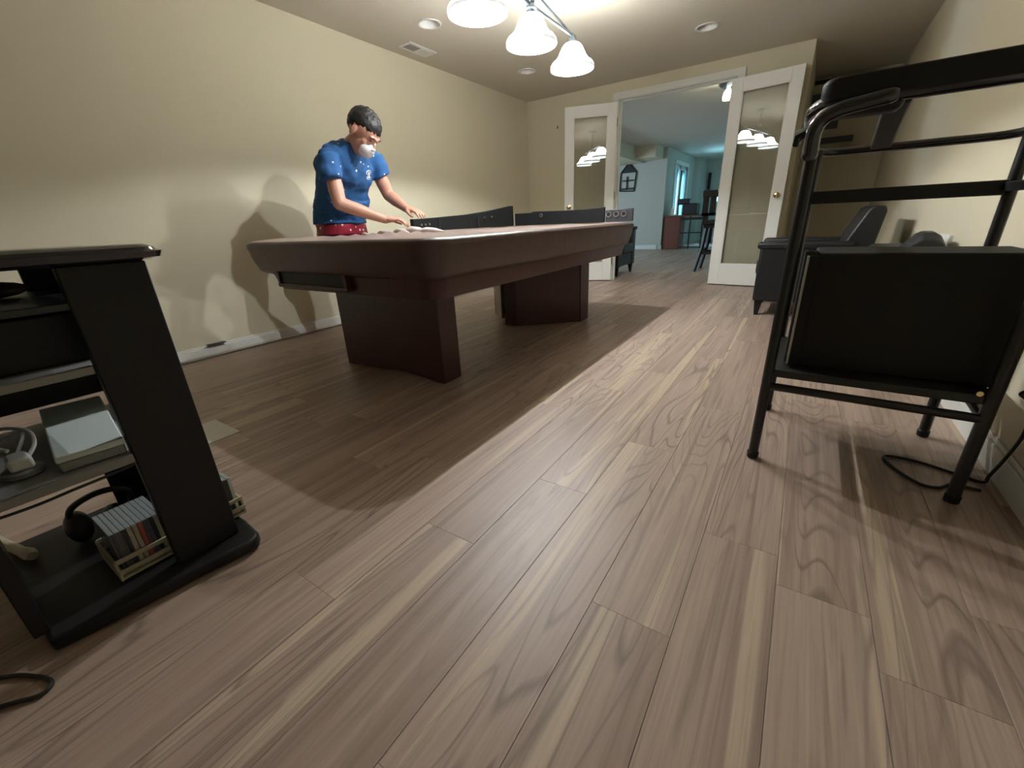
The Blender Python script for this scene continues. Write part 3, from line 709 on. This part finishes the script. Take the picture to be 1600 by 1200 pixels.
# ------------------------------------------------------------ black media cart at the left
ct = thing('media_cart', 'black media cart with open shelves at the left edge', 'media stand', (-1.35, .17, 0))
m = MB(); poly = [(-1.155, -.035), (-1.135, .08), (-1.118, .20), (-1.092, .335), (-1.097, .355), (-1.117, .368), (-1.20, .375), (-1.60, .375), (-1.66, .35), (-1.66, -.035)]
m.prism(poly, .004, .038); m.build('base_board', M_BLACK, ct, bevel=.008, segs=3)
MB().box(-1.185, -1.160, .200, .340, .038, .757).build('front_post', M_BLACK, ct, bevel=.003)
MB().box(-1.60, -1.42, .325, .345, .038, .757).build('side_panel', M_BLACK, ct, bevel=.003)
MB().box(-1.44, -1.185, -.050, -.024, .038, .757).build('side_panel', M_BLACK, ct, bevel=.003)
MB().box(-1.60, -1.585, .212, .325, .69, .757).build('back_brace', M_BLACK, ct)
MB().box(-1.60, -1.167, -.024, .325, .676, .690).build('shelf', M_CARD, ct, label='glossy dark upper shelf', bevel=.002)
MB().prism([(-1.167, -.024), (-1.167, .198), (-1.187, .198), (-1.187, .325), (-1.595, .325), (-1.595, -.024)], .545, .562).build('shelf', M_GREYBOX, ct, bevel=.002)
MB().prism([(-1.150, -.024), (-1.150, .198), (-1.187, .198), (-1.187, .325), (-1.595, .325), (-1.595, -.024)], .340, .360).build('shelf', M_GREYBOX, ct, bevel=.002, label='grey lower shelf')
MB().box(-1.60, -1.595, -.024, .325, .40, .676).build('back_panel', M_BLACK, ct)
MB().box(-1.60, -1.595, .20, .325, .04, .34).build('back_panel', M_BLACK, ct)
m = MB(); tp = lambda d: rrect(-1.68+d, -1.125-d, -.12+d, .372-d, .03, 4)
m.rings([[(x, y, .757) for x, y in tp(.03)], [(x, y, .764) for x, y in tp(.004)], [(x, y, .776) for x, y in tp(0)], [(x, y, .779) for x, y in tp(.008)], [(x, y, .784) for x, y in tp(.010)], [(x, y, .790) for x, y in tp(.022)]])
m.build('top_board', M_BLKGLOSS, ct)

MB().box(-1.58, -1.24, -.015, .30, .5625, .665).build('media_receiver', M_BLACK, None, 'black media receiver on the middle shelf of the cart', cat='receiver', bevel=.004)
sb = thing('game_console', 'silver flat console box on the lower shelf of the cart', 'game console', (-1.38, .16, .361))
MB().prism([(-1.588, .139), (-1.573, .253), (-1.168, .195), (-1.178, .092)], .361, .382).build('lower_body', M_GREYBOX, sb, bevel=.003)
MB().prism([(-1.59, .137), (-1.575, .255), (-1.165, .197), (-1.18, .09)], .382, .396).build('top_cover', M_SILVER, sb, label='pale grey-green top cover', bevel=.003)
ad = thing('power_adapter', 'white power adapter with coiled cord beside the silver console', 'adapter', (-1.26, .05, .361))
D = V((-.035, .055, -.010))
m = MB(Matrix.Translation(D)); m.lathe([(.028, .371), (.032, .374), (.032, .382), (.028, .386)], (-1.215, -.005, 0), 20); m.build('round_foot', M_GREYBOX, ad)
m = MB(Matrix.Translation(D)); m.prism([(-1.245, -.02), (-1.245, .012), (-1.19, .014), (-1.195, -.022)], .386, .413); m.build('body', M_WHITE, ad, bevel=.006)
m = MB(Matrix.Translation(D)); m.tube(spline([(-1.24, .0, .41), (-1.28, .02, .43), (-1.34, .02, .425), (-1.36, -.02, .40), (-1.30, -.04, .385), (-1.24, -.055, .38), (-1.28, -.065, .39), (-1.34, -.06, .40), (-1.33, -.04, .42), (-1.27, -.03, .43), (-1.24, -.01, .42)], 7), .004, 8)
m.build('cord', M_WCABLE, ad)
MB(Matrix.Translation(D)).tube(spline([(-1.21, .005, .40), (-1.24, .028, .42), (-1.29, .030, .435), (-1.34, .0, .44), (-1.36, -.04, .42)], 7), .004, 8).build('cord', M_WCABLE, ad)
MB().tube(spline([(-1.145, -.02, .334), (-1.143, .04, .332), (-1.145, .10, .334), (-1.15, .16, .334), (-1.155, .195, .335)], 6), .003, 6).build('hanging_cable', M_CABLE, None, 'thin black cable hanging under the cart lower shelf', cat='cable')
br = MB(); br.ball((-1.45, .13, .7085), (.06, .07, .018), 16, 8); br.build('leather_pouch', mat('brown_leather', (.10, .06, .045), .6), None, 'brown leather pouch lying on the top shelf of the cart', cat='pouch')

# disc racks
ORD = ['leftmost', 'second from left', 'third from left', 'fourth from left', 'fifth from left', 'fifth from right', 'fourth from right', 'third from right', 'second from right', 'rightmost']
def disc_rack(loc, ang, label, n, colours, group, cn):
    r = thing('disc_rack', label, 'disc rack', loc, group='disc racks by the cart'); F = frame(loc, ang)
    W_ = .105
    for z in (.018, .048): MB(F).box(-.006, .0, -.01, W_+.01, z, z+.011).build('front_slat', M_BEIGE, r, bevel=.001)
    for z in (.018, .048): MB(F).box(-.146, -.140, -.01, W_+.01, z, z+.011).build('back_slat', M_BEIGE, r, bevel=.001)
    for y in (-.012, W_+.004): MB(F).box(-.148, -.004, y, y+.006, .0, .055).build('side_panel', M_BEIGE, r, bevel=.001)
    MB(F).box(-.142, -.002, -.006, W_+.004, .003, .009).build('bottom_slat', M_BEIGE, r)
    m = MB(F)
    for z in (.0235, .0535):
        for y in (-.004, W_+.004): m.tube([(.0, y, z), (.0012, y, z)], .0022, 8)
    m.build('screw', M_STEEL, r)
    proto = None
    for i in range(n):
        y = .001+i*(W_-.001)/n
        m1 = colours[i % len(colours)]
        t = thing('disc_case', label.replace('slatted rack', 'disc case standing in the slatted rack') if False else None, 'disc case', F @ V((-.07, y+.005, .01)), group='disc cases in the '+group)
        t['label'] = ORD[i]+' disc case, with '+cn[i % len(cn)]+' spine, in the '+group
        MB(F).box(-.138, -.010, y, y+.0096, .0095, .1245).build('case', M_CASE, t, bevel=.0008)
        MB(F).box(-.0098, -.0084, y+.001, y+.0086, .012, .122).build('spine', m1, t)
spc = [mat('spine_dark', (.05, .05, .05), .4), mat('spine_grey', (.09, .09, .10), .4), mat('spine_black', (.02, .02, .02), .4), mat('spine_cream', (.45, .42, .30), .5), mat('spine_cream_two', (.40, .37, .28), .5),
       mat('spine_red', (.42, .07, .035), .4), mat('spine_slate', (.06, .07, .10), .4), mat('spine_ink', (.03, .03, .05), .4), mat('spine_ivory', (.42, .40, .28), .5), mat('spine_charcoal', (.07, .07, .07), .4)]
disc_rack((-1.215, .114, .039), 0, 'beige slatted disc rack standing on the cart base board', 10, spc, 'slatted rack on the cart base', ['dark', 'grey', 'black', 'cream', 'cream', 'red', 'slate', 'inky', 'ivory', 'charcoal'])
disc_rack((-1.225, .278, .039), 0, 'beige slatted disc rack mostly hidden behind the cart post', 10, [M_PAPER, spc[2], M_PAPER, spc[0], M_PAPER], 'slatted rack behind the cart post', ['white', 'black', 'white', 'dark', 'white'])
# headphones
hp = thing('headphones', 'black headphones lying behind the disc rack on the cart base', 'headphones', (-1.40, .06, .04))
MB().ball((-1.50, .10, .085), (.045, .028, .045), 16, 10).build('ear_cup', M_CARD, hp)
MB().ball((-1.47, .17, .080), (.045, .026, .040), 16, 10).build('ear_cup', M_CARD, hp)
MB().tube(spline([(-1.50, .09, .10), (-1.48, .10, .150), (-1.44, .15, .182), (-1.43, .20, .170), (-1.45, .21, .12), (-1.47, .185, .09)], 6), .008, 8, flat=1.0).build('headband', M_BLKMETAL, hp)
# cable and grey strap at the lower left
MB().tube(spline([(-1.30, -.24, .005), (-1.18, -.11, .005), (-1.12, -.07, .005), (-1.075, -.055, .005), (-1.06, -.072, .005), (-1.08, -.10, .005), (-1.12, -.15, .005), (-1.2, -.25, .005)], 6), .004, 8).build('floor_cable', M_CABLE, None, 'black cable bent on the floor at the lower left corner', cat='cable')
m = MB(); m.tube([(-1.80, -.050, .056), (-1.66, -.028, .056), (-1.56, -.006, .056), (-1.53, .002, .056), (-1.51, .006, .056)], [.011, .011, .012, .016, .011], 10); m.build('grey_handle', M_BEIGE, None, 'pale grey rod handle lying on the cart base at far left', cat='handle')
MB().box(-2.14, -1.90, .45, .68, .0005, .0035).build('paper_sheet', M_PAPER, None, 'white paper sheet on the floor showing beside the cart post', cat='paper')
pw = MB().box(-3.354, -3.32, 1.16, 1.275, .0855, .092); pw.build('dark_strip', M_CARD, None, 'small dark strip resting on the left baseboard beside the cart', cat='strip', bevel=.002)

# ------------------------------------------------------------ the man bending over the table
def man():
    root = thing('person', 'man in blue t-shirt, maroon shorts and white dust mask bending over the table', 'person', (-2.86, 2.07, 0))
    pel, bel, che, upc, nek, hc = V((-2.865, 2.07, .87)), V((-2.80, 2.06, 1.0)), V((-2.685, 2.035, 1.16)), V((-2.60, 2.03, 1.265)), V((-2.545, 2.02, 1.325)), V((-2.445, 2.035, 1.375))
    SR_, ER, WR = V((-2.585, 1.850, 1.222)), V((-2.50, 1.815, .955)), V((-2.372, 2.055, .850))
    SL_, EL, WL = V((-2.625, 2.225, 1.262)), V((-2.60, 2.315, 1.021)), V((-2.380, 2.275, .914))
    side = V((.13, -.99, 0)).normalized()                       # his right
    def tring(c, axis, a, b, n=28, k=2.4):
        t = V(axis).normalized(); fr_ = t.cross(side).normalized(); fr_ = fr_ if fr_.x > 0 else -fr_
        out = []
        for i in range(n):
            th = 2*PI*i/n; cx, sx = math.cos(th), math.sin(th)
            out.append(V(c) + side*a*math.copysign(abs(cx)**(2/k), cx) + fr_*b*math.copysign(abs(sx)**(2/k), sx))
        return out
    def torso(m, g, bottom):
        ax = (che-bel)
        spec_ = ([(V((-2.875, 2.07, .815)), (0, 0, 1), .180+g, .122+g)] if bottom else []) + [
            (V((-2.868, 2.07, .87)), (.1, 0, 1), .178+g, .122+g), (bel-V((.02, 0, .03)), (.4, 0, 1), .168+g, .122+g*1.1), (V((-2.74, 2.045, 1.09)), ax, .175+g, .122+g),
            (che, ax, .188+g, .122+g), (V((-2.63, 2.03, 1.225)), ax, .185+g, .108+g), (upc, ax, .150+g*.6, .082+g*.7), (V((-2.572, 2.024, 1.295)), ax, .092+g*.9, .064+g*.9), (nek, (.5, 0, 1), .056+g*.9, .056+g*.9)]
        m.rings([tring(*q) for q in spec_])
    # --- one continuous body
    m = MB(); torso(m, -.012, True)
    m.capsule(nek-V((.02, 0, .03)), hc-V((.03, 0, .035)), .060, .056, 16)
    # head
    pitch, az = math.radians(-52), math.radians(20)
    hF = V((math.cos(pitch)*math.cos(az), math.cos(pitch)*math.sin(az), math.sin(pitch))); hR = V((math.sin(az), -math.cos(az), 0)); hU = hR.cross(hF)
    HS = 1.1
    H = lambda r, f_, u: hc + (hR*r + hF*f_ + hU*u)*HS
    hb = lambda c, r, n, k, axes: m.ball(c, tuple(q*HS for q in r), n, k, axes)
    A = (hR, hF, hU)
    hb(H(0, -.008, .028), (.078, .100, .088), 24, 16, A)
    hb(H(0, .030, -.035), (.060, .068, .078), 20, 14, A)
    hb(H(0, .052, -.085), (.036, .040, .028), 14, 10, A)
    hb(H(0, .084, .030), (.052, .014, .012), 14, 8, A)                    # brow
    hb(H(0, .098, -.014), (.012, .016, .028), 10, 8, A)
    for s in (-1, 1):
        hb(H(s*.079, -.004, -.012), (.008, .018, .031), 12, 8, A)          # ears
        hb(H(s*.040, .058, -.018), (.019, .019, .024), 10, 8, A)           # cheeks
    # arms
    for S, E_, W_ in ((SR_, ER, WR), (SL_, EL, WL)):
        m.capsule(S+V((-.0, 0, -.01)), S*.35+E_*.65, .048, .047, 16); m.capsule(S*.35+E_*.65, E_, .048, .042, 16)
        mid = E_*.62+W_*.38
        m.capsule(E_, mid, .042, .042, 16); m.capsule(mid, W_, .042, .0265, 16)
    # hands
    def hand(W_, d, lat, up, curl, thumb_side, tips):
        d, lat, up = V(d).normalized(), V(lat).normalized(), V(up).normalized()
        m.ball(W_+d*.050, (.040, .052, .0165), 16, 10, (lat, d, up))
        m.capsule(W_, W_+d*.03, .0265, .022, 12)
        for i, (l, ln) in enumerate(((.030, .070), (.011, .079), (-.009, .073), (-.028, .058))):
            l *= thumb_side
            k0 = W_+d*.086+lat*l; sp = lat*(l*tips)
            k1 = k0 + (d*math.cos(curl)+sp - up*math.sin(curl)).normalized()*ln*.48
            k2 = k1 + (d*math.cos(curl*2)+sp*.6 - up*math.sin(curl*2)).normalized()*ln*.30
            k3 = k2 + (d*math.cos(curl*2.7)+sp*.3 - up*math.sin(curl*2.7)).normalized()*ln*.24
            m.capsule(W_+d*.045+lat*l*.8, k0, .0115, .0102, 10); m.capsule(k0, k1, .0102, .0092, 10); m.capsule(k1, k2, .0090, .0083, 10); m.capsule(k2, k3, .0083, .0072, 10)
        t0 = W_+d*.022+lat*.022*thumb_side; t1 = t0+(d*.75+lat*.65*thumb_side-up*.35).normalized()*.042; t2 = t1+(d+lat*.18*thumb_side-up*.45).normalized()*.032; t3 = t2+(d-up*.45).normalized()*.022
        m.capsule(t0, t1, .016, .0125, 10); m.capsule(t1, t2, .0120, .0105, 10); m.capsule(t2, t3, .0105, .0085, 10)
    hand(WR, (.70, .72, -.02), (-.72, .70, .12), (.05, -.12, 1), .42, 1, 9)
    hand(WL, (.97, .0, -.16), (.0, -1, .0), (.16, 0, 1), .30, 1, 5)
    # legs and feet
    for y, kx in ((2.06, 0), (2.215, -.02)):
        hip, kn, an = V((-2.885, y-.03, .86)), V((-2.87+kx, y-.005, .47)), V((-2.93+kx, y-.03, .09))
        m.capsule(hip, kn, .092, .062, 18); m.capsule(kn, kn*.68+an*.32+V((-.012, 0, 0)), .058, .060, 16); m.capsule(kn*.68+an*.32+V((-.012, 0, 0)), an, .060, .038, 16)
        m.ball(an+V((.06, 0, -.055)), (.11, .042, .034), 14, 8)
    body = m.build('body', M_SKIN, root, label='bare forearms, face and neck')
    r = body.modifiers.new('join', 'REMESH'); r.mode = 'VOXEL'; r.voxel_size = .0046; r.use_smooth_shade = True
    s = body.modifiers.new('soften', 'SMOOTH'); s.factor = .5; s.iterations = 3
    # --- t-shirt
    m = MB(); torso(m, .016, False)
    m.rings([tring(V((-2.88, 2.07, .838)), (0, 0, 1), .205, .150), tring(V((-2.874, 2.07, .87)), (.1, 0, 1), .200, .146), tring(bel, (.4, 0, 1), .190, .145)])
    m.rings([tring(V((-2.76, 2.05, 1.04)), (.6, 0, 1), .188, .150), tring(V((-2.83, 2.06, .93)), (.2, 0, 1), .198, .150)])
    m.ball(V((-2.80, 2.06, 1.03)), (.13, .17, .12), 20, 12)
    m.ball(V((-2.68, 2.01, 1.20)), (.105, .19, .105), 20, 12)
    m.ball(V((-2.575, 2.022, 1.285)), (.085, .090, .050), 20, 12)
    m.ball(V((-2.65, 1.99, 1.275)), (.075, .125, .065), 20, 12)
    for S, E_, fr_, out in ((SR_, ER, .50, V((0, -.01, 0))), (SL_, EL, .50, V((0, .01, 0)))):
        e = S*(1-fr_)+E_*fr_; t = (E_-S).normalized(); x = t.orthogonal().normalized(); y = t.cross(x)
        Rg = []
        for q, rad in ((-.14, .058), (.0, .078), (.5, .076), (1.0, .072)):
            c = S.lerp(e, q) if q >= 0 else S + (upc-S)*.45
            Rg.append([c+out+(x*math.cos(2*PI*k/20)+y*math.sin(2*PI*k/20))*rad for k in range(20)])
        m.rings(Rg)
        m.capsule(S, S.lerp(upc, .6)+V((0, 0, .0)), .063, .070, 16)
    sh = m.build('t_shirt', M_SHIRT, root, label='blue t-shirt with white paint spots')
    r = sh.modifiers.new('join', 'REMESH'); r.mode = 'VOXEL'; r.voxel_size = .0075; r.use_smooth_shade = True
    s = sh.modifiers.new('soften', 'SMOOTH'); s.factor = .5; s.iterations = 6
    tx = bpy.data.textures.new('cloth_folds', 'CLOUDS'); tx.noise_scale = .11; tx.noise_depth = 1
    d = sh.modifiers.new('folds', 'DISPLACE'); d.texture = tx; d.strength = .030; d.mid_level = .5; d.texture_coords = 'LOCAL'
    # --- white crest print on the chest: an arch over a small tree and a line of print
    m = MB(); c0 = V((-2.52, 2.135, 1.13)); U = V((.28, -.10, .95)).normalized(); Rr = V((-.25, 1, .15)).normalized(); N_ = V((.93, .1, -.2))
    def P2(x, y): return c0 + Rr*x*.030 + U*y*.036
    def strip(pts, w):
        pts = [V((*p, 0)) for p in pts]
        for a, b in zip(pts, pts[1:]):
            t = (b-a).normalized(); q = V((-t.y, t.x, 0))*w
            n = 3
            for i in range(n):
                s0, s1 = a.lerp(b, i/n), a.lerp(b, (i+1)/n)
                m.f([m.v(P2(*(s0+q).xy)), m.v(P2(*(s0-q).xy)), m.v(P2(*(s1-q).xy)), m.v(P2(*(s1+q).xy))])
    strip([(math.cos(a)*.95, math.sin(a)*1.0) for a in [PI*i/12 for i in range(13)]], .09)
    strip([(0, -.35), (0, .35)], .09); strip([(-.5, .15), (0, .55), (.5, .15)], .08); strip([(-.55, -.2), (0, .2), (.55, -.2)], .08)
    strip([(-.9, -.55), (.9, -.55)], .11); strip([(-.8, -.85), (.8, -.85)], .05)
    em = m.build('chest_print', M_WHITE, root, label='small white arched crest printed on the chest', smooth=False)
    w = em.modifiers.new('wrap', 'SHRINKWRAP'); w.target = sh; w.offset = .0022; w.wrap_method = 'NEAREST_SURFACEPOINT'; w.wrap_mode = 'ABOVE_SURFACE'
    # --- shorts
    m = MB()
    m.rings([tring(V((-2.88, 2.07, .76)), (0, 0, 1), .195, .135), tring(V((-2.878, 2.07, .84)), (0, 0, 1), .190, .135), tring(V((-2.868, 2.07, .90)), (.1, 0, 1), .178, .128)])
    for y in (2.0, 2.165):
        m.rings([[V((-2.885, y+(.82-z)*.12, z)) + V((math.cos(a)*r_, math.sin(a)*r_*.86, 0)) for a in [2*PI*i/22 for i in range(22)]] for z, r_ in ((.50, .112), (.62, .116), (.74, .122), (.82, .118))])
    so = m.build('shorts', M_SHORTS, root, label='shiny maroon shorts with pale spots')
    r = so.modifiers.new('join', 'REMESH'); r.mode = 'VOXEL'; r.voxel_size = .0075; r.use_smooth_shade = True
    s = so.modifiers.new('soften', 'SMOOTH'); s.factor = .5; s.iterations = 5
    d = so.modifiers.new('folds', 'DISPLACE'); d.texture = tx; d.strength = .022; d.mid_level = .5; d.texture_coords = 'LOCAL'
    # --- hair: a cap that dives under the skin below the hairline
    m = MB(); R = []
    n, k = 40, 28
    for j in range(k+1):
        th = min(max(PI*j/k, .02), PI-.02); ring_ = []
        for i in range(n):
            a = 2*PI*i/n; d3 = V((math.sin(th)*math.cos(a), math.sin(th)*math.sin(a), math.cos(th)))
            f_, u, r_ = d3.y, d3.z, abs(d3.x)
            line = (.06+.30*(f_-.25)) if f_ > .25 else (.06-.95*max(0, .25-f_)**.8*(1.25 if f_ < -.1 else .9))
            g = 1/(1+math.exp(-(u-line)*26))
            lump = .0045*math.sin(f_*23+u*17)*math.cos(r_*19+f_*11) + .002*math.sin(f_*61+r_*47)
            R_ = V((.078, .100, .088))*(.90+.125*g) + V((1, 1, 1))*(lump+.004*max(0, u))*g
            ring_.append(H(d3.x*R_.x, -.008+d3.y*R_.y, .028+d3.z*R_.z))
        R.append(ring_)
    m.rings(R); m.build('hair', M_HAIR, root, label='short black hair')
    for s in (-1, 1):
        MB().tube([H(s*.014, .098, .030), H(s*.034, .094, .036), H(s*.052, .082, .030)], [.003, .0045, .003], 8).build('eyebrow', M_HAIR, root)
        MB().ball(H(s*.031, .084, .012), (.013, .006, .0035), 10, 6, A).build('eye', M_EYE, root)
    # --- cup mask with nose clip and straps
    m = MB(); R = []
    for j, (q, dep) in enumerate(((1.0, 0), (.97, .012), (.86, .028), (.66, .042), (.40, .050), (.12, .053))):
        R.append([H(.052*q*math.cos(a), .066+dep+.012*(1-abs(math.cos(a)))*(1-q*.5), -.050+.050*q*math.sin(a)+.004) for a in [2*PI*i/24 for i in range(24)]])
    m.rings(R); mk = m.build('dust_mask', M_MASK, root, label='white cup-shaped dust mask')
    MB().tube([H(-.022, .112, -.020), H(0, .124, -.016), H(.022, .112, -.020)], .0032, 6).build('nose_clip', M_STEEL, mk)
    # shoes
    for y, kx in ((2.03, 0), (2.185, -.02)):
        m = MB(); x0 = -2.985+kx
        m.rings([[(x0+a*.29, y+w*.048*q, z) for a, w in ((0, -.6), (.25, -.8), (.6, -.85), (.85, -1), (1, -.5), (1, .5), (.85, 1), (.6, .85), (.25, .8), (0, .6))] for z, q in ((.0, 1), (.03, 1.05), (.06, .95), (.085, .6))])
        m.build('shoe', M_SOCK, root, bevel=.01)
man()
